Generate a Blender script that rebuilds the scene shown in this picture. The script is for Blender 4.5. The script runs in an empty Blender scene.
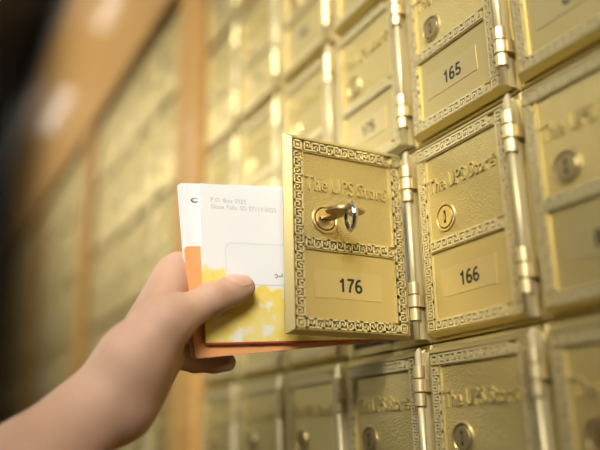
import bpy, bmesh, math, random
import numpy as np
from mathutils import Vector, Matrix
random.seed(4)
S = 0.1            # one mailbox pitch = 10 cm; all lengths below are in pitches
Z0 = 13.5          # height of the seam between the two lower rows above the floor
H = 1.364          # row pitch
ROW0, ROW1 = -1, 3
SC = bpy.context.scene
COL = SC.collection
PI = math.pi

def W(x, y, z): return Vector((x*S, y*S, (z+Z0)*S))

# ------------------------------------------------------------------ materials
def new_mat(name):
    m = bpy.data.materials.new(name); m.use_nodes = True
    nt = m.node_tree; b = nt.nodes['Principled BSDF']
    return m, nt, b
def simple(name, col, rough=.5, metal=0, **kw):
    m, nt, b = new_mat(name)
    b.inputs['Base Color'].default_value = (*col, 1); b.inputs['Roughness'].default_value = rough
    b.inputs['Metallic'].default_value = metal
    for k, v in kw.items(): b.inputs[k].default_value = v
    return m
def noise_bump(nt, b, scale, strength, dist, detail=2.0, kind='noise'):
    tc = nt.nodes.new('ShaderNodeTexCoord')
    if kind == 'noise':
        n = nt.nodes.new('ShaderNodeTexNoise'); n.inputs['Detail'].default_value = detail; out = n.outputs['Fac']
    else:
        n = nt.nodes.new('ShaderNodeTexVoronoi'); out = n.outputs['Distance']
    n.inputs['Scale'].default_value = scale
    nt.links.new(tc.outputs['Object'], n.inputs['Vector'])
    bp = nt.nodes.new('ShaderNodeBump'); bp.inputs['Strength'].default_value = strength; bp.inputs['Distance'].default_value = dist
    nt.links.new(out, bp.inputs['Height']); nt.links.new(bp.outputs['Normal'], b.inputs['Normal'])
    return tc, n
BRASS = (.60, .495, .215)
def brass(name, col=BRASS, rough=.46, metal=.75, bump=None):
    m, nt, b = new_mat(name)
    b.inputs['Base Color'].default_value = (*col, 1); b.inputs['Metallic'].default_value = metal
    b.inputs['Roughness'].default_value = rough
    if bump: noise_bump(nt, b, *bump)
    return m
M = {}
M['gold'] = brass('gold_satin', bump=(2500, .08, .0003, 2))
M['stipple'] = brass('gold_stippled', (.55, .44, .175), rough=.46, bump=(1150, .8, .0007, 1.5))
M['smooth'] = brass('gold_smooth', (.58, .465, .195), rough=.46, bump=(120, .05, .0004, 2))
M['ridge'] = brass('gold_pale_ridge', (.74, .63, .33), rough=.4, metal=.55)  # paler gold for the raised border
M['post'] = brass('pale_brass_post', (.74, .64, .37), rough=.45, metal=.5)
M['hinge'] = brass('hinge_brass', (.66, .54, .28), rough=.4, metal=.7)
M['lock'] = brass('lock_brass', (.64, .50, .22), rough=.34, metal=.85)
M['bow'] = brass('key_brass', (.5, .38, .19), rough=.3, metal=1)
M['silver'] = simple('silver_ring', (.75, .75, .75), .18, 1)
M['black'] = simple('black_slot', (.012, .01, .008), .6)
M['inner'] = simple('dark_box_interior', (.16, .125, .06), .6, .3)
M['tape'] = simple('clear_label_tape', (.61, .495, .225), .44, .75)
M['ink'] = simple('black_ink', (.015, .013, .01), .6)
M['white_paper'] = simple('white_paper', (.86, .86, .86), .6)
M['grey_ink'] = simple('grey_print', (.5, .5, .52), .7)
M['brown_ink'] = simple('brown_print', (.2, .1, .05), .7)
M['film'] = simple('window_film', (.86, .87, .88), .15)
M['film_edge'] = simple('window_edge', (.66, .67, .68), .5)

# wood: stretched noise grain, varnished
m, nt, b = new_mat('varnished_wood'); M['wood'] = m
tc = nt.nodes.new('ShaderNodeTexCoord'); mp = nt.nodes.new('ShaderNodeMapping'); mp.inputs['Scale'].default_value = (1.2, 14, 14)
n = nt.nodes.new('ShaderNodeTexNoise'); n.inputs['Scale'].default_value = 6; n.inputs['Detail'].default_value = 6
r = nt.nodes.new('ShaderNodeValToRGB')
r.color_ramp.elements[0].position = .3; r.color_ramp.elements[0].color = (.50, .275, .08, 1)
r.color_ramp.elements[1].position = .75; r.color_ramp.elements[1].color = (.64, .385, .13, 1)
nt.links.new(tc.outputs['Object'], mp.inputs['Vector']); nt.links.new(mp.outputs['Vector'], n.inputs['Vector'])
nt.links.new(n.outputs['Fac'], r.inputs['Fac']); nt.links.new(r.outputs['Color'], b.inputs['Base Color'])
b.inputs['Roughness'].default_value = .5; b.inputs['Specular IOR Level'].default_value = .05; b.inputs['Coat Weight'].default_value = .14; b.inputs['Coat Roughness'].default_value = .06

def wall_mat(name, col):
    m, nt, b = new_mat(name); b.inputs['Base Color'].default_value = (*col, 1); b.inputs['Roughness'].default_value = .85
    noise_bump(nt, b, 60, .1, .002, 4); return m
M['wall'] = wall_mat('grey_paint', (.16, .145, .12))
M['ceil'] = wall_mat('ceiling_paint', (.55, .53, .5))
M['floor'] = wall_mat('floor_vinyl', (.10, .075, .055))

# printed front of the window envelope: white with yellow blotches towards the lower half
m, nt, b = new_mat('printed_envelope'); M['printed'] = m
tc = nt.nodes.new('ShaderNodeTexCoord'); sp = nt.nodes.new('ShaderNodeSeparateXYZ')
nt.links.new(tc.outputs['Object'], sp.inputs[0])
n1 = nt.nodes.new('ShaderNodeTexNoise'); n1.inputs['Scale'].default_value = 45; n1.inputs['Detail'].default_value = 3
nt.links.new(tc.outputs['Object'], n1.inputs['Vector'])
n2 = nt.nodes.new('ShaderNodeTexNoise'); n2.inputs['Scale'].default_value = 75; n2.inputs['Detail'].default_value = 2
nt.links.new(tc.outputs['Object'], n2.inputs['Vector'])
def math_(op, a, bb=None):
    q = nt.nodes.new('ShaderNodeMath'); q.operation = op
    for i, v in enumerate((a, bb)):
        if v is None: continue
        if isinstance(v, (int, float)): q.inputs[i].default_value = v
        else: nt.links.new(v, q.inputs[i])
    return q.outputs[0]
def ramp(fac, p0, p1, c0, c1):
    q = nt.nodes.new('ShaderNodeValToRGB'); e = q.color_ramp.elements
    e[0].position = p0; e[0].color = c0; e[1].position = p1; e[1].color = c1
    nt.links.new(fac, q.inputs['Fac']); return q.outputs['Color']
# height of the blotch edge (object z, metres): about 0.045 at the left, lower to the right
edge = math_('ADD', math_('MULTIPLY', n1.outputs['Fac'], .022), math_('MULTIPLY', sp.outputs['X'], -.19))
hgt = math_('SUBTRACT', math_('ADD', edge, .036), sp.outputs['Z'])
mask = ramp(math_('ADD', math_('MULTIPLY', hgt, 120), .5), .35, .65, (0, 0, 0, 1), (1, 1, 1, 1))
holes = ramp(n2.outputs['Fac'], .56, .66, (1, 1, 1, 1), (.25, .25, .25, 1))
mx = nt.nodes.new('ShaderNodeMix'); mx.data_type = 'RGBA'
yel = ramp(n1.outputs['Fac'], .35, .65, (.86, .64, .10, 1), (.88, .74, .26, 1))
nt.links.new(math_('MULTIPLY', mask, holes), mx.inputs['Factor'])
mx.inputs[6].default_value = (.86, .86, .86, 1); nt.links.new(yel, mx.inputs[7])
nt.links.new(mx.outputs[2], b.inputs['Base Color']); b.inputs['Roughness'].default_value = .55
m, nt, b = new_mat('orange_card'); M['orange'] = m
b.inputs['Base Color'].default_value = (.86, .39, .15, 1); b.inputs['Roughness'].default_value = .5
M['red'] = simple('dark_red_border', (.42, .05, .025), .5)

# skin
m, nt, b = new_mat('skin'); M['skin'] = m
tc, n = noise_bump(nt, b, 420, .22, .0006, 5)
n2 = nt.nodes.new('ShaderNodeTexNoise'); n2.inputs['Scale'].default_value = 28; n2.inputs['Detail'].default_value = 4
nt.links.new(tc.outputs['Object'], n2.inputs['Vector'])
q = nt.nodes.new('ShaderNodeValToRGB'); q.color_ramp.elements[0].position = .3; q.color_ramp.elements[1].position = .7
q.color_ramp.elements[0].color = (.52, .305, .20, 1); q.color_ramp.elements[1].color = (.60, .375, .26, 1)
nt.links.new(n2.outputs['Fac'], q.inputs['Fac']); nt.links.new(q.outputs['Color'], b.inputs['Base Color'])
b.inputs['Roughness'].default_value = .55; b.inputs['Specular IOR Level'].default_value = .3; b.inputs['Subsurface Weight'].default_value = .08
b.inputs['Subsurface Radius'].default_value = (.006, .002, .001); b.inputs['Subsurface Scale'].default_value = .5
M['nail'] = simple('nail', (.66, .40, .31), .28)

def emit(name, col, st):
    m, nt, b = new_mat(name); b.inputs['Base Color'].default_value = (.8, .8, .8, 1)
    b.inputs['Emission Color'].default_value = (*col, 1); b.inputs['Emission Strength'].default_value = st; return m

# ------------------------------------------------------------------ mesh helpers (pitch units, scaled on build)
class MB:
    def __init__(self): self.bm = bmesh.new(); self.mi = 0
    def face(self, vs):
        try:
            f = self.bm.faces.new(vs); f.material_index = self.mi; return f
        except ValueError: return None
    def quad(self, pts): return self.face([self.bm.verts.new(p) for p in pts])
    def box(self, x0, x1, y0, y1, z0, z1, back=True):
        v = [self.bm.verts.new(p) for p in ((x0,y0,z0),(x1,y0,z0),(x1,y0,z1),(x0,y0,z1),(x0,y1,z0),(x1,y1,z0),(x1,y1,z1),(x0,y1,z1))]
        fs = [(0,1,2,3),(1,5,6,2),(0,3,7,4),(3,2,6,7),(0,4,5,1)]
        if back: fs.append((5,4,7,6))
        for f in fs: self.face([v[i] for i in f])
    def loops(self, loops, cap0=False, cap1=False, smooth=False):
        vs = [[self.bm.verts.new(p) for p in L] for L in loops]
        k = len(vs[0])
        for a, b in zip(vs, vs[1:]):
            for i in range(k):
                f = self.face([a[i], a[(i+1) % k], b[(i+1) % k], b[i]])
                if f and smooth: f.smooth = True
        if cap0: self.face(vs[0][::-1])
        if cap1: self.face(vs[-1])
    def lathe(self, prof, c, axis='y', n=28, cap0=False, cap1=True, sharp=True):
        # prof: (radius, position along axis)
        L = []
        for r_, t in prof:
            ring = []
            for i in range(n):
                a = 2*PI*i/n; ca, sa = r_*math.cos(a), r_*math.sin(a)
                if axis == 'y': p = (c[0]+ca, c[1]+t, c[2]+sa)
                elif axis == 'z': p = (c[0]+ca, c[1]+sa, c[2]+t)
                else: p = (c[0]+t, c[1]+ca, c[2]+sa)
                ring.append(p)
            L.append(ring)
        if sharp:
            for A, B in zip(L, L[1:]): self.loops([A, B], smooth=True)
            if cap0: self.quad(L[0][::-1])
            if cap1: self.quad(L[-1])
        else: self.loops(L, cap0, cap1, smooth=True)
    def mesh(self, name, mats, bevel=0):
        bmesh.ops.recalc_face_normals(self.bm, faces=self.bm.faces)
        if bevel:
            bmesh.ops.remove_doubles(self.bm, verts=self.bm.verts, dist=1e-6)
            bmesh.ops.bevel(self.bm, geom=[e for e in self.bm.edges if len(e.link_faces) == 2 and e.calc_face_angle(0) > .6], offset=bevel, segments=2, affect='EDGES', profile=.7)
        me = bpy.data.meshes.new(name)
        for v in self.bm.verts: v.co *= S
        self.bm.to_mesh(me); self.bm.free()
        for mt in mats: me.materials.append(mt)
        return me
def link(name, me, parent=None, loc=(0,0,0), **props):
    o = bpy.data.objects.new(name, me); COL.objects.link(o)
    o.location = loc
    if parent: o.parent = parent
    for k, v in props.items(): o[k] = v
    return o
def empty(name, loc, rot=(0,0,0), **props):
    o = bpy.data.objects.new(name, None); COL.objects.link(o); o.location = loc; o.rotation_euler = rot
    o.empty_display_size = .02
    for k, v in props.items(): o[k] = v
    return o
def text_mesh(name, body, size, width=None, depth=0.0, bold=0.0, mats=(), res=2, align='CENTER'):
    cu = bpy.data.curves.new(name, 'FONT'); cu.body = body; cu.size = 1; cu.resolution_u = res
    cu.extrude = 0; cu.offset = bold; cu.align_x = align
    o = bpy.data.objects.new(name, cu); COL.objects.link(o)
    dg = bpy.context.evaluated_depsgraph_get()
    src = o.evaluated_get(dg).to_mesh(); me = src.copy() if False else bpy.data.meshes.new(name)
    bm = bmesh.new(); bm.from_mesh(src); o.evaluated_get(dg).to_mesh_clear()
    bpy.data.objects.remove(o); bpy.data.curves.remove(cu)
    return bm
def text_into(mb, body, x, y, z, height, width=None, depth=0.0, bold=0.0, align='CENTER'):
    """flat or raised text standing in the xz plane, facing -y; height = digit height"""
    bm = text_mesh('t', body, 1, bold=bold, align=align)
    xs = [v.co.x for v in bm.verts]; ys = [v.co.y for v in bm.verts]
    sy = height/ .70
    sx = sy
    if width: sx = width/(max(xs)-min(xs))
    x0 = (max(xs)+min(xs))/2 if align == 'CENTER' else min(xs)
    idx = {}
    for v in bm.verts: idx[v.index] = ((v.co.x-x0)*sx+x, (v.co.y)*sy+z)
    bm.verts.index_update()
    front = {i: mb.bm.verts.new((p[0], y-depth, p[1])) for i, p in idx.items()}
    for f in bm.faces: mb.face([front[v.index] for v in f.verts])
    if depth:
        base = {i: mb.bm.verts.new((p[0], y, p[1])) for i, p in idx.items()}
        for e in bm.edges:
            if len(e.link_faces) == 1:
                a, b_ = e.verts[0].index, e.verts[1].index
                mb.face([front[a], front[b_], base[b_], base[a]])
    bm.free()

# ------------------------------------------------------------------ mailbox meshes (origin: lower left of the module, front of frame y=.05)
HX, HY = .958, -.03           # hinge axis
FY = .052                      # frame face
def frame_mesh():
    mb = MB()
    o, a, e = .005, .018, .03
    def rect(x0, x1, z0, z1, y): return [(x0,y,z0),(x1,y,z0),(x1,y,z1),(x0,y,z1)]
    L = [rect(o, 1-o, o, H-o, 1.8), rect(o, 1-o, o, H-o, FY+.012), rect(o+.01, 1-o-.01, o+.01, H-o-.01, FY), rect(.06, .925, .06, H-.06, FY)]
    mb.loops(L)
    mb.mi = 1
    mb.loops([rect(.06, .925, .06, H-.06, FY), rect(.06, .925, .06, H-.06, 1.8)], cap1=True)
    return mb.mesh('mailbox_body', [M['gold'], M['inner']])
def D(u): return u-HX        # door local frame: hinge axis at the origin
BU = [.068, .145, .828, .905]
BZ = [.060, .132, .565, .640, 1.212, 1.285]
def door_mesh():
    mb = MB()
    def rect(x0, x1, z0, z1, y): return [(D(x0),y-HY,z0),(D(x1),y-HY,z0),(D(x1),y-HY,z1),(D(x0),y-HY,z1)]
    x0, x1, z0, z1 = .026, .948, .028, 1.332
    mb.loops([rect(x0+.01, x1-.01, z0+.01, z1-.01, .048), rect(x0, x1, z0, z1, .042), rect(x0, x1, z0, z1, .034),
              rect(x0+.034, x1-.034, z0+.026, z1-.038, -.022), rect(x0+.040, x1-.040, z0+.030, z1-.043, -.022),
              rect(BU[0], BU[3], BZ[0], BZ[5], .003)], cap0=True)
    # floor of the key band around the two recessed panels
    y = .003-HY
    xs, zs = BU, BZ
    for i in range(3):
        for j in range(5):
            if i == 1 and j in (1, 3): continue
            mb.quad([(D(xs[i]),y,zs[j]),(D(xs[i+1]),y,zs[j]),(D(xs[i+1]),y,zs[j+1]),(D(xs[i]),y,zs[j+1])])
    # panels with a raised lip and a small slope
    for (za, zb, mi) in ((BZ[1], BZ[2], 2), (BZ[3], BZ[4], 1)):
        mb.mi = 0
        a, c = xs[1], xs[2]
        mb.loops([rect(a-.006, c+.006, za-.006, zb+.006, .003), rect(a-.003, c+.003, za-.003, zb+.003, -.014),
                  rect(a+.005, c-.005, za+.005, zb-.005, -.014), rect(a+.0075, c-.0075, za+.0075, zb-.0075, .0)])
        mb.mi = mi
        mb.quad(rect(a+.0075, c-.0075, za+.0075, zb-.0075, .0))
    bm = mb.bm
    return mb.mesh('door', [M['gold'], M['stipple'], M['smooth']])
def key_border_mesh():
    mb = MB()
    t = .0105; y0, y1 = -.021-HY, .004-HY
    def seg(o, ex, ez, a, b):       # segment in motif space mapped by origin and axes
        (ax, az), (bx, bz) = a, b
        lo = (min(ax, bx)-t/2, min(az, bz)-t/2); hi = (max(ax, bx)+t/2, max(az, bz)+t/2)
        P = [(o[0]+ex[0]*p+ez[0]*q, o[1]+ex[1]*p+ez[1]*q) for p, q in ((lo[0],lo[1]),(hi[0],hi[1]))]
        mb.box(D(min(P[0][0],P[1][0])), D(max(P[0][0],P[1][0])), y0, y1, min(P[0][1],P[1][1]), max(P[0][1],P[1][1]), back=False)
    def run(o, ex, length, wid, n):
        ez = (-ex[1], ex[0])
        p = length/n; h = wid-.018; b0 = .008
        for k in range(n):
            s = k*p + t*.5
            w = p*.72
            pts = [(s, 0), (s, h), (s+w, h), (s+w, h*.36), (s+w*.45, h*.36), (s+w*.45, h*.62)]
            if k % 2: pts = [(a, h-q) for a, q in pts]
            q = [(a, z+b0) for a, z in pts]
            for a, c in zip(q, q[1:]): seg(o, ex, ez, a, c)
            # link to the next motif along the open side
            zz = b0+(h if k % 2 else 0)
            if k < n-1: seg(o, ex, ez, (s, zz), (s+p, zz))
    wl = BU[1]-BU[0]
    Lx = BU[2]-BU[1]-.012
    # horizontal runs
    for za, zb in ((BZ[0], BZ[1]), (BZ[2], BZ[3]), (BZ[4], BZ[5])):
        run((BU[1]+.006, za), (1, 0), Lx, zb-za, 12)
    # vertical runs
    for xa in (BU[1]-.004, BU[3]):
        run((xa, BZ[1]+.004), (0, 1), BZ[4]-BZ[1]-.008, BU[1]-BU[0]-.004, 19)
    # corner squares
    for xa in ((BU[0]+BU[1])/2-.002, (BU[2]+BU[3])/2+.002):
        for za in ((BZ[0]+BZ[1])/2, (BZ[4]+BZ[5])/2):
            q = .026
            for a, c in (((-q,-q),(q,-q)),((q,-q),(q,q)),((q,q),(-q,q)),((-q,q),(-q,-q))): seg((xa, za), (1,0), (0,1), a, c)
            mb.box(D(xa-.009), D(xa+.009), y0, y1, za-.009, za+.009, back=False)
    return mb.mesh('greek_key_border', [M['ridge']])
LOCKU, LOCKZ = .305, .772
def lock_mesh(turned=False):
    mb = MB()
    c = (D(LOCKU), -HY+.0, LOCKZ)
    mb.lathe([(.098, 0), (.097, -.006), (.092, -.010), (.082, -.010), (.078, -.007), (.077, -.001)], c, cap1=False)
    mb.lathe([(.071, -.001), (.071, -.007), (.068, -.010), (.02, -.010)], c, n=28)
    mb.mi = 1
    mb.lathe([(.0775, -.002), (.070, -.002)], c, cap1=False)
    if not turned:
        mb.box(c[0]-.010, c[0]+.010, c[1]-.0112, c[1]-.009, c[2]-.042, c[2]+.042)
        mb.mi = 0
        mb.box(c[0]-.0035, c[0]+.0035, c[1]-.0135, c[1]-.010, c[2]-.022, c[2]+.022)
    else:
        mb.box(c[0]-.045, c[0]+.045, c[1]-.0112, c[1]-.009, c[2]-.010, c[2]+.010)
    return mb.mesh('lock', [M['lock'], M['black']])
def lettering_mesh():
    mb = MB()
    text_into(mb, 'The UPS Store', D((BU[1]+BU[2])/2-.012), .0-HY, .958, .098, width=.625, depth=.012, bold=.007)
    text_into(mb, '\u00ae', D(BU[2]-.042), .0-HY, 1.005, .03, width=.03, depth=.01)
    return mb.mesh('raised_lettering', [M['gold']])
def arc(cx, cz, rx, rz, a0, a1, n=14):
    return [(cx+rx*math.cos(math.radians(a0+(a1-a0)*i/n)), cz+rz*math.sin(math.radians(a0+(a1-a0)*i/n))) for i in range(n+1)]
DIG = {   # pen strokes in a .56 x 1 cell
 '0': [arc(.28, .5, .22, .43, 0, 360, 26)],
 '1': [[(.34, 0), (.34, 1.0)], [(.36, .92), (.24, .80), (.10, .72)]],
 '2': [arc(.28, .70, .21, .23, 165, -35)+[(.08, .10), (.06, .07), (.53, .07)]],
 '3': [arc(.26, .715, .19, .215, 160, -90)+arc(.26, .285, .22, .22, 90, -165)],
 '4': [[(.40, 0), (.40, .93), (.06, .30), (.54, .30)]],
 '5': [[(.49, .93), (.16, .93), (.11, .52)]+arc(.27, .31, .22, .24, 120, -160)],
 '6': [arc(.28, .30, .21, .235, 0, 360, 22), arc(.34, .42, .27, .51, 65, 190)],
 '7': [[(.05, .93), (.50, .93)]+arc(.62, .0, .40, .85, 115, 180)],
 '8': [arc(.28, .72, .18, .21, 0, 360, 20), arc(.28, .28, .215, .22, 0, 360, 22)],
 '9': [arc(.28, .70, .21, .235, 0, 360, 22), arc(.22, .58, .27, .51, 245, 370)],
}
def digits_into(mb, num, xc, y, z, hgt, pen=.185):
    adv = .70*hgt; x0 = xc-adv*len(num)/2
    for k, ch in enumerate(num):
        for st in DIG[ch]:
            pts = [Vector((x0+(k+.08)*adv+p*hgt*1.08, z+q*hgt)) for p, q in st]
            hw = pen*hgt/2; Lf = []
            for i, p in enumerate(pts):
                t0 = (pts[i]-pts[i-1]).normalized() if i else (pts[1]-pts[0]).normalized()
                t1 = (pts[i+1]-pts[i]).normalized() if i < len(pts)-1 else t0
                if i == 0 and (pts[0]-pts[-1]).length < 1e-5: t0 = (pts[-1]-pts[-2]).normalized()
                if i == len(pts)-1 and (pts[0]-pts[-1]).length < 1e-5: t1 = (pts[1]-pts[0]).normalized()
                t = (t0+t1).normalized(); nn = Vector((-t.y, t.x)); m_ = hw/max(.45, nn.dot(Vector((-t0.y, t0.x))))
                Lf.append((p+nn*m_, p-nn*m_))
            vv = [(mb.bm.verts.new((a.x, y, a.y)), mb.bm.verts.new((b.x, y, b.y))) for a, b in Lf]
            for (a, b), (c, d) in zip(vv, vv[1:]): mb.face([a, b, d, c])
def plate_mesh(num):
    mb = MB()
    y = .0-HY
    mb.box(D(.218), D(.715), y-.003, y, .262, .440)
    mb.mi = 1
    digits_into(mb, num, D(.478), y-.0036, .306, .088)
    return mb.mesh('number_label', [M['tape'], M['ink']])
def post_mesh():
    mb = MB()
    n = 14; r_ = .023; L = []
    def ring(z, slant):
        return [(HX+r_*math.cos(2*PI*i/n), HY+r_*math.sin(2*PI*i/n), z+(slant*(math.cos(2*PI*i/n)-1)*.03)) for i in range(n)]
    mb.loops([ring(.026, 0), ring(1.335, 1)], True, True, smooth=True)
    mb.box(HX-.012, HX+.012, HY, FY+.01, .03, 1.31)
    return mb.mesh('hinge_post', [M['post']])
def hinge_mesh():
    mb = MB()
    for k, (z, rr) in enumerate(((0, .039), (.088, .042), (.176, .039))):
        mb.lathe([(rr-.003, z), (rr, z+.003), (rr, z+.077), (rr-.003, z+.080)], (HX, HY, 0), axis='z', n=20, cap0=True)
    mb.box(HX-.02, HX+.048, HY+.01, FY+.002, .09, .168)
    return mb.mesh('hinge', [M['hinge']])
ME = dict(body=frame_mesh(), door=door_mesh(), border=key_border_mesh(), lock=lock_mesh(), lock_open=lock_mesh(True),
          letters=lettering_mesh(), post=post_mesh(), hinge=hinge_mesh())

def mailbox(x, z, num, label, group, opened=False):
    t = empty('mailbox', W(x, 0, z), label=label, category='mailbox', group=group)
    link('mailbox_body', ME['body'], t)
    d = link('door', ME['door'], t, (HX*S, HY*S, 0))
    if opened: d.rotation_euler = (0, 0, math.radians(90.5))
    link('greek_key_border', ME['border'], d)
    link('lock', ME['lock_open' if opened else 'lock'], d)
    link('raised_lettering', ME['letters'], d)
    link('number_label', plate_mesh(num), d)
    link('hinge_post', ME['post'], t)
    for zz in (.150, .970): link('hinge', ME['hinge'], t, (0, 0, zz*S))
    return t
ORD = ['first', 'second', 'third', 'fourth', 'fifth', 'sixth']
ROWN = {-1: 'bottom row', 0: 'second row up', 1: 'third row up', 2: 'fourth row up', 3: 'top row'}
X00 = .072
for row in range(ROW0, ROW1+1):
    for c in range(6):
        num = str(165+(4-c)*10+(1-row)) if c < 5 else str(81-row)
        if (c, row) == (3, 0): lab = 'mailbox numbered 176 with its gold door swung wide open, key in lock'
        elif (c, row) == (4, 0): lab = 'closed gold mailbox numbered 166, right of the open door'
        elif (c, row) == (4, 1): lab = 'closed gold mailbox numbered 165, above and right of the open door'
        elif (c, row) == (3, 1): lab = 'closed gold mailbox numbered 175, directly above the open one'
        elif (c, row) == (3, -1): lab = 'closed gold mailbox directly below the open one, bottom row'
        elif (c, row) == (4, -1): lab = 'closed gold mailbox directly below number 166, bottom row'
        elif (c, row) == (5, 0): lab = 'closed gold mailbox cut by the right edge, beside number 166'
        elif (c, row) == (5, 1): lab = 'closed gold mailbox cut by the right edge, beside number 165'
        elif (c, row) == (5, -1): lab = 'closed gold mailbox in the bottom right corner, bottom row'
        elif (c, row) == (4, 2): lab = 'closed gold mailbox directly above number 165'
        else: lab = f'closed gold mailbox, {ROWN[row]}, {ORD[c]} column right of nearest wooden post'
        mailbox(X00+c, row*H, num, lab, 'gold mailboxes right of the nearest wooden post', (c, row) == (3, 0))
BANKS = [(-5.8, 'nearest', 'first'), (-12.4+.8, 'second', 'second'), (-17.4, 'third', 'third')]
for bi, (xl, pn, bn) in enumerate(BANKS):
    for row in range(ROW0, ROW1+1):
        for c in range(5):
            lab = f'blurred gold mailbox, {ROWN[row]}, {ORD[4-c]} column left of {pn} wooden post'
            mailbox(xl+c, row*H, str(225+bi*50+(4-c)*10-9+(1-row)), lab, f'gold mailboxes left of the {pn} wooden post')

# ------------------------------------------------------------------ setting
def struct(name, boxes, mat, bevel=0):
    mb = MB()
    for bx in boxes: mb.box(*bx)
    me = mb.mesh(name, [mat], bevel)
    return link(name, me, None, W(0, 0, 0), kind='structure')
FZ, CZ = -Z0, 13.0
XL, XR, YF, YB = -30, 22, -32, 1.9
struct('floor', [(XL, XR, YF, YB, FZ-.5, FZ)], M['floor'])
struct('ceiling', [(XL, XR, YF, YB, CZ, CZ+.5)], M['ceil'])
struct('wall_back', [(XL, XR, YB-.08, YB+.4, FZ, CZ)], M['wall'])
struct('wall_left', [(XL-.5, XL, YF, YB, FZ, CZ)], M['wall'])
struct('wall_right', [(XR, XR+.5, YF, YB, FZ, CZ)], M['wall'])
struct('wall_front', [(XL, XR, YF-.5, YF, FZ, CZ)], M['wall'])
TOPZ, BOTZ = 4*H, -H
for i, (a, b_) in enumerate(((-.8, .0), (-6.6, -5.8), (-12.4, -11.6), (-18.2, -17.4), (6.1, 6.9))):
    mb = MB(); mb.box(-.4+.004, .4-.004, 0, 1.9, 0, TOPZ-BOTZ)
    o = link('trim_%d' % (i+1), mb.mesh('trim', [M['wood']], .02), None, W((a+b_)/2, -.1, BOTZ), kind='structure')
struct('trim_6', [(-18.2, 6.9, -.16, 1.8, TOPZ+.06, 10.6)], M['wood'], .02)          # header
struct('trim_7', [(-18.2, 6.9, -.1, 1.8, FZ, BOTZ-.02)], M['wood'], .02)            # panelling under the boxes
struct('trim_8', [(-18.2, 6.9, 0, 1.8, TOPZ, TOPZ+.06)], M['black'])  # black strip painting the shade in the gap under the header
struct('wall_side', [(XL, -18.21, -.1, 1.8, FZ, CZ), (6.91, XR, -.1, 1.8, FZ, CZ)], M['wall'])
struct('wall_upper', [(-18.2, 6.9, .0, 1.8, 10.61, CZ)], M['wall'])

# ------------------------------------------------------------------ mail
PHI = math.radians(7)
def sheet(name, x, y, z, w, h, mat, phi, th, label, cat, group='letters in the hand', r_=.02, extra=None):
    """an envelope standing on edge, facing +x; local X runs into the box, local Z up"""
    o_rot = Matrix.Rotation(PI/2, 4, 'Z')      # local x -> +y, local -y -> +x
    mb = MB(); n = 10
    ring = []
    for cx, cz, a0 in ((w-r_, r_, -PI/2), (w-r_, h-r_, 0), (r_, h-r_, PI/2), (r_, r_, PI)):
        for k in range(4): 
            a = a0+k*PI/6; ring.append((cx+r_*math.cos(a), cz+r_*math.sin(a)))
    mb.loops([[(p, th/2, q) for p, q in ring], [(p, -th/2, q) for p, q in ring]], True, True)
    me = mb.mesh(name, [mat])
    o = link(name, me, None, W(x, y, z), label=label, category=cat, group=group)
    o.rotation_euler = (Matrix.Rotation(PI/2, 4, 'Z') @ Matrix.Rotation(-phi, 4, 'Y')).to_euler()
    return o
back = sheet('envelope', 3.585, -1.410, -.085, 2.36, 1.115, M['white_paper'], math.radians(6.2), .03,
      'large plain white envelope at the back of the held mail', 'envelope')
mb = MB(); t_ = []
# small round crescent mark near its top left corner
ring_o = [(.100+.027*math.cos(a), -.0155, 1.0+.017*math.sin(a)) for a in np.linspace(.5, 5.7, 18)]
ring_i = [(.103+.017*math.cos(a), -.0155, 1.002+.009*math.sin(a)) for a in np.linspace(.5, 5.7, 18)]
for i in range(17): mb.quad([ring_o[i], ring_o[i+1], ring_i[i+1], ring_i[i]])
link('crescent_mark', mb.mesh('crescent_mark', [M['brown_ink']]), back)
card = sheet('card', 3.623, -1.405, -.098, 1.72, .70, M['orange'], math.radians(6.9), .022,
      'orange card between the two white envelopes', 'card')
front = sheet('envelope', 3.655, -1.350, -.004, 1.85, 1.025, M['printed'], math.radians(3.6), .022,
      'front envelope with a window and yellow splashes, under the thumb', 'envelope', r_=.012)
mb = MB(); mb.box(0, 1.85, -.010, .010, -.012, .0)
link('red_edge', mb.mesh('red_edge', [M['red']]), front)
# window of the front envelope
def rrect(x0, x1, z0, z1, r_, y):
    out = []
    for cx, cz, a0 in ((x1-r_, z0+r_, -PI/2), (x1-r_, z1-r_, 0), (x0+r_, z1-r_, PI/2), (x0+r_, z0+r_, PI)):
        for k in range(5):
            a = a0+k*PI/8; out.append((cx+r_*math.cos(a), y, cz+r_*math.sin(a)))
    return out
mb = MB()
mb.loops([rrect(.155, 1.2, .36, .640, .05, -.0112), rrect(.162, 1.193, .367, .633, .045, -.0125)])
mb.mi = 1
mb.face([mb.bm.verts.new(p) for p in rrect(.162, 1.193, .367, .633, .045, -.0118)])
link('address_window', mb.mesh('address_window', [M['film_edge'], M['film']]), front, label='clear address window')
mb = MB()
text_into(mb, 'P.O. Box 5025', .075, -.0118, .905, .030, bold=0, align='LEFT')
text_into(mb, 'Sioux Falls, SD 57117-5025', .075, -.0118, .860, .030, bold=0, align='LEFT')
link('return_address', mb.mesh('return_address', [M['grey_ink']]), front, label='grey printed return address')
mb = MB()
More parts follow.
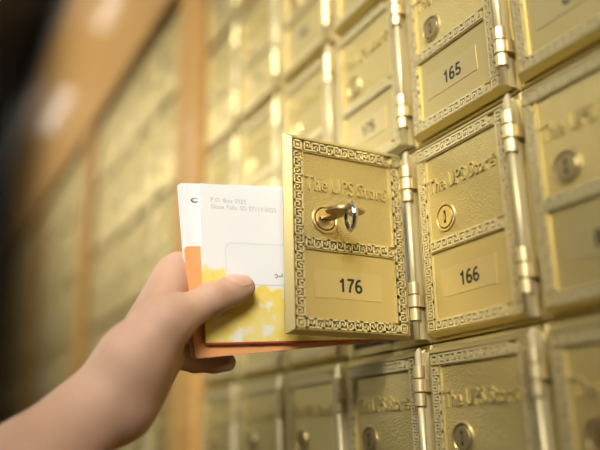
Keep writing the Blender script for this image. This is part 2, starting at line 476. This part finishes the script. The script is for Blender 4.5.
for k, q in enumerate(([(0,0),(.02,.016),(.035,-.01),(.02,-.03),(.006,-.02)], [(.045,0),(.06,-.02),(.075,.0)], [(.085,.02),(.09,-.02)])):
    q = [(u*.62, v*.62) for u, v in q]
    for a, c in zip(q, q[1:]):
        d = Vector((c[0]-a[0], c[1]-a[1])); nn = Vector((-d.y, d.x)).normalized()*.0026
        mb.quad([(a[0]+nn.x+.50, -.0128, a[1]+nn.y+.43), (a[0]-nn.x+.50, -.0128, a[1]-nn.y+.43), (c[0]-nn.x+.50, -.0128, c[1]-nn.y+.43), (c[0]+nn.x+.50, -.0128, c[1]+nn.y+.43)])
link('scribble', mb.mesh('scribble', [M['brown_ink']]), front)

# ------------------------------------------------------------------ key and ring in the open door's lock
hx, hy = X00+3+HX, HY
kx, ky, kz = hx+.03-.012, hy-(HX-LOCKU), LOCKZ      # where the key enters the lock
mb = MB()
# local: X out of the lock, Y across the bow
outl = []
nb = 40
for i in range(nb):
    a = 2*PI*i/nb
    outl.append((.205+.105*math.cos(a), .128*math.sin(a)))
hole = [(.258+.022*math.cos(2*PI*i/nb), .022*math.sin(2*PI*i/nb)) for i in range(nb)]
th = .011
for sgn in (1, -1):
    vo = [(p[0], p[1], sgn*th*.6) for p in outl]; vo2 = [(.205+(p[0]-.205)*.93, p[1]*.93, sgn*th) for p in outl]; vi = [(p[0], p[1], sgn*th) for p in hole]
    mb.loops([vo, vo2, vi])
mb.loops([[(p[0], p[1], th*.6) for p in outl], [(p[0], p[1], -th*.6) for p in outl]])
mb.loops([[(p[0], p[1], th) for p in hole], [(p[0], p[1], -th) for p in hole]])
mb.box(-.01, .115, -.045, .045, -th, th)
key = link('key', mb.mesh('key', [M['bow']]), None, W(kx, ky, kz), label='brass key turned flat in the lock of the open door', category='key')
key.rotation_euler = (0, math.radians(4), math.radians(0))
mb = MB()
R_, rr = .085, .010
L = []
for i in range(36):
    a = 2*PI*i/36
    L.append([((R_+rr*math.cos(b_))*math.cos(a), rr*math.sin(b_)*1.8, (R_+rr*math.cos(b_))*math.sin(a)) for b_ in np.linspace(0, 2*PI, 9)[:-1]])
L.append(L[0]); mb.loops(L, smooth=True)
ring = link('key_ring', mb.mesh('key_ring', [M['silver']]), None, W(kx+.262, ky+.003, kz-.064), label='small silver ring hanging from the brass key', category='key ring')
ring.rotation_euler = (0, 0, math.radians(-15))

# ------------------------------------------------------------------ arm and hand (one continuous surface from a smooth distance field)
def V(*p): return np.array(p, float)
def cone(P, a, b, r1, r2):
    ba = b-a; t = np.clip(((P-a)@ba)/(ba@ba), 0, 1)
    return np.linalg.norm(P-(a+t[..., None]*ba), axis=-1)-(r1+(r2-r1)*t)
def smin(a, b, k):
    h = np.clip(.5+.5*(b-a)/k, 0, 1); return b+(a-b)*h-k*h*(1-h)
XS = 3.56
elbow, fore, wrist = V(3.76, -3.90, -1.76), V(3.61, -2.33, -.74), V(3.60, -1.90, -.31)
MCP = [V(3.47, -1.46, .485), V(3.44, -1.56, .245), V(3.44, -1.55, .085), V(3.475, -1.56, -.055)]
FING = [
 [(MCP[0], .095), (V(3.40, -1.10, .50), .083), (V(3.46, -.93, .46), .075), (V(3.50, -.78, .44), .064)],
 [(MCP[1], .098), (V(3.37, -1.10, .27), .086), (V(3.43, -.82, .25), .076), (V(3.49, -.66, .23), .066)],
 [(MCP[2], .095), (V(3.37, -1.14, .08), .082), (V(3.43, -.88, .06), .074), (V(3.49, -.73, .05), .064)],
 [(MCP[3], .082), (V(3.40, -1.32, -.088), .072), (V(3.43, -1.20, -.096), .066), (V(3.47, -1.13, -.096), .060)],
]
CMC, TM, TI, TT = V(3.70, -1.79, -.115), V(3.785, -1.635, .095), V(3.778, -1.365, .243), V(3.742, -1.165, .335)
lo = V(3.1, -4.35, -2.2); hi = V(4.15, -.5, .75)
dx = .0125
ax = [np.arange(lo[i], hi[i], dx) for i in range(3)]
P = np.stack(np.meshgrid(*ax, indexing='ij'), -1)
d = cone(P, elbow, fore, .42, .275)
d = smin(d, cone(P, fore, wrist, .265, .22), .12)
d = smin(d, cone(P, wrist+V(-.03, .13, .07), MCP[0]+V(0, -.04, -.05), .15, .105), .14)
# palm: metacarpals fanning from the wrist
for i, mcp in enumerate(MCP):
    base = wrist+V(-.02, .05, .05-.05*i)
    d = smin(d, cone(P, base, mcp, .155, .112), .10)
d = smin(d, cone(P, wrist+V(-.02, .06, -.06), V(3.52, -1.60, -.10), .19, .12), .10)      # heel of the palm
d = smin(d, cone(P, wrist+V(.03, .05, .0), CMC, .17, .165), .12)
d = smin(d, cone(P, CMC, TM, .19, .155), .13)                                            # ball of the thumb
d = smin(d, cone(P, TM+V(-.08, -.02, .03), MCP[0]+V(.02, -.05, -.08), .10, .08), .10)      # web
def thumb_d(P):
    e1 = TT+V(.002, -.045, -.02); mid = TM*.45+TI*.55
    t = smin(cone(P, TM, mid, .142, .100), cone(P, mid, TI, .100, .099), .03)
    t = smin(t, np.linalg.norm(P-(TI+V(.0, .0, .006)), axis=-1)-.103, .02)
    t = smin(t, cone(P, TI, e1, .096, .097), .02)
    t = smin(t, cone(P, e1, TT+V(0, .025, .004), .097, .080), .02)
    # creases over the joint
    for k, off in enumerate((-.035, -.008, .02)):
        u = (P-(TI+(TT-TI)/np.linalg.norm(TT-TI)*off))@((TT-TI)/np.linalg.norm(TT-TI))
        t = t+.0045*np.exp(-(u/.007)**2)
    return t
th_ = thumb_d(P)
d = smin(d, th_, .06)
for ch in FING:
    f = None
    for (a, r1), (b_, r2) in zip(ch, ch[1:]):
        q = cone(P, a, b_, r1, r2); f = q if f is None else smin(f, q, .025)
    d = smin(d, f, .035)
def surface_nets(d, lo, dx):
    s = d < 0
    c = np.stack([s[i:i+s.shape[0]-1, j:j+s.shape[1]-1, k:k+s.shape[2]-1] for i in (0,1) for j in (0,1) for k in (0,1)], 0)
    act = c.any(0) & ~c.all(0)
    idx = -np.ones(act.shape, int); cells = np.argwhere(act); idx[act] = np.arange(len(cells))
    pos = np.zeros((len(cells), 3)); cnt = np.zeros(len(cells))
    corners = [(i,j,k) for i in (0,1) for j in (0,1) for k in (0,1)]
    val = [d[cells[:,0]+i, cells[:,1]+j, cells[:,2]+k] for i,j,k in corners]
    for p in range(8):
        for q in range(p+1, 8):
            if sum(abs(np.subtract(corners[p], corners[q]))) != 1: continue
            a, b_ = val[p], val[q]; x = (a < 0) != (b_ < 0)
            t = np.where(x, a/np.where(x, a-b_, 1), 0)
            pt = np.array(corners[p])+t[:, None]*(np.array(corners[q])-np.array(corners[p]))
            pos += np.where(x[:, None], pt, 0); cnt += x
    pos = lo+(cells+pos/cnt[:, None])*dx
    quads = []
    for axn in range(3):
        sl0 = [slice(None)]*3; sl1 = [slice(None)]*3; sl0[axn] = slice(0, -1); sl1[axn] = slice(1, None)
        x = s[tuple(sl0)] != s[tuple(sl1)]
        e = np.argwhere(x); o1, o2 = [i for i in range(3) if i != axn]
        e = e[(e[:, o1] > 0) & (e[:, o2] > 0) & (e[:, o1] < s.shape[o1]-1) & (e[:, o2] < s.shape[o2]-1)]
        u = np.zeros(3, int); u[o1] = 1; v = np.zeros(3, int); v[o2] = 1
        g = lambda w: idx[w[:,0], w[:,1], w[:,2]]
        quad = np.stack([g(e-u-v), g(e-v), g(e), g(e-u)], 1)
        flip = s[e[:,0], e[:,1], e[:,2]] ^ (axn == 1)
        quad[~flip] = quad[~flip][:, ::-1]
        quads.append(quad)
    quads = np.concatenate(quads); quads = quads[(quads >= 0).all(1)]
    return pos, quads
pos, quads = surface_nets(d, lo, dx)
me = bpy.data.meshes.new('hand')
org = wrist
me.from_pydata([tuple((p-org)*S) for p in pos], [], [tuple(int(i) for i in q) for q in quads])
bm = bmesh.new(); bm.from_mesh(me)
for _ in range(3): bmesh.ops.smooth_vert(bm, verts=bm.verts, factor=.5, use_axis_x=True, use_axis_y=True, use_axis_z=True)
bmesh.ops.recalc_face_normals(bm, faces=bm.faces)
for f in bm.faces: f.smooth = True
bm.to_mesh(me); bm.free(); me.materials.append(M['skin'])
hand = link('person', me, None, W(*org), label='bare forearm and hand of a person pinching mail between thumb and fingers', category='person')
# thumbnail: curved plate lying on the upper side of the thumb tip
tdir = (TT-TI); tdir /= np.linalg.norm(tdir)
nup = V(.62, -.25, .75); nup -= tdir*(nup@tdir); nup /= np.linalg.norm(nup); side = np.cross(tdir, nup)
mb = MB(); G = []
def th_d(p):
    return float(thumb_d(p[None, :])[0])
for i in range(11):
    row_ = []
    t_i = i/10
    s_ = -.085+.15*t_i
    span = .95*min(1, .35+2.2*t_i, .62+2.2*(1-t_i))
    for j in range(11):
        a = span*(-1+2*j/10)
        c0 = TT+tdir*s_; dr = nup*math.cos(a)+side*math.sin(a)
        lo_, hi_ = .0, .2
        for _ in range(24):
            md = (lo_+hi_)/2
            if th_d(c0+dr*md) < 0: lo_ = md
            else: hi_ = md
        row_.append(tuple(c0+dr*(lo_+.0035*min(1, 4*t_i+.2))-org))
    G.append(row_)
vs = [[mb.bm.verts.new(p) for p in r2] for r2 in G]
for i in range(10):
    for j in range(10):
        f = mb.face([vs[i][j], vs[i+1][j], vs[i+1][j+1], vs[i][j+1]])
        if f: f.smooth = True
link('thumbnail', mb.mesh('thumbnail', [M['nail']]), hand)

# ------------------------------------------------------------------ light
lampm = emit('lamp_panel', (1, .95, .88), 9)
def ceiling_lamp(x, y, lx, ly, label):
    t = empty('ceiling_light', W(x, y, CZ), label=label, category='light', group='long ceiling lights along the mailbox wall')
    mb = MB(); mb.box(-lx/2, lx/2, -ly/2, ly/2, -.10, -.06)
    link('diffuser', mb.mesh('diffuser', [lampm]), t)
    mb = MB()
    e = .12
    for bx in ((-lx/2-e, lx/2+e, -ly/2-e, -ly/2), (-lx/2-e, lx/2+e, ly/2, ly/2+e), (-lx/2-e, -lx/2, -ly/2, ly/2), (lx/2, lx/2+e, -ly/2, ly/2)):
        mb.box(*bx, -.14, 0)
    link('lamp_frame', mb.mesh('lamp_frame', [M['ceil']]), t)
for k, x in enumerate((-23.4, -14, -4.7, 4.6)):
    ceiling_lamp(x+1.6, -2.0, 4.6, .4, 'long ceiling light over the mailbox wall')

def area(name, loc, target, size, energy, col, spread=180):
    l = bpy.data.lights.new(name, 'AREA'); l.energy = energy; l.size = size*S; l.color = col; l.spread = math.radians(spread)
    o = bpy.data.objects.new(name, l); COL.objects.link(o); o.location = W(*loc)
    o.rotation_euler = (W(*target)-W(*loc)).to_track_quat('-Z', 'Y').to_euler()
    return o
def spot(name, loc, target, radius, beam, energy, col):
    l = bpy.data.lights.new(name, 'SPOT'); l.energy = energy; l.shadow_soft_size = radius*S; l.color = col
    dist = (W(*target)-W(*loc)).length
    l.spot_size = 2*math.atan(beam*S/dist); l.spot_blend = 1
    o = bpy.data.objects.new(name, l); COL.objects.link(o); o.location = W(*loc)
    o.rotation_euler = (W(*target)-W(*loc)).to_track_quat('-Z', 'Y').to_euler()
spot('wall_key_light', (5.5, -13, 10.5), (2.9, .7, 2.4), 2.6, 3.9, 190, (1, .965, .89))  # added key light without a fixture, beam narrowed to keep the edges dim
spot('side_fill', (14.5, -6.5, 8.8), (3.0, .6, 2.3), 5, 3.7, 400, (1, .965, .89))  # added soft fill for the mail and open door, not a room lamp
spot('header_fill', (-6, -15, 8), (-5.8, 0, 6.4), 2, 8.5, 85, (1, .93, .78))  # added fill that brightens the header and left posts, no real source
area('far_room_light', (-19, -11.5, 11.5), (1, 0, 2.6), 9, 3.2, (1, .94, .78), 78)
w = bpy.data.worlds.new('world'); SC.world = w; w.use_nodes = True
w.node_tree.nodes['Background'].inputs[0].default_value = (1, .95, .86, 1)
w.node_tree.nodes['Background'].inputs[1].default_value = .25

# ------------------------------------------------------------------ camera
a, b_, c = -1.07420840, .283147302, -.0204201678
f = Vector((math.sin(a)*math.cos(b_), math.cos(a)*math.cos(b_), math.sin(b_)))
r0 = Vector((math.cos(a), -math.sin(a), 0)); u0 = r0.cross(f)
r_ = r0*math.cos(c)+u0*math.sin(c); u_ = -r0*math.sin(c)+u0*math.cos(c)
cam = bpy.data.cameras.new('camera'); co = bpy.data.objects.new('camera', cam); COL.objects.link(co)
mw = Matrix.Identity(4)
mw.col[0][:3] = r_; mw.col[1][:3] = u_; mw.col[2][:3] = -f
mw.col[3][:3] = W(7.9272102, -2.99015208, -.58560395)
co.matrix_world = mw
cam.sensor_width = 36; cam.lens = 739.4666/600*36
cam.clip_start = .01
cam.dof.use_dof = True; cam.dof.focus_distance = 4.72*S; cam.dof.aperture_fstop = 2.3
SC.camera = co
SC.view_settings.view_transform = 'Standard'; SC.view_settings.look = 'None'
SC.view_settings.exposure = 0; SC.view_settings.gamma = 1; SC.view_settings.use_curve_mapping = False
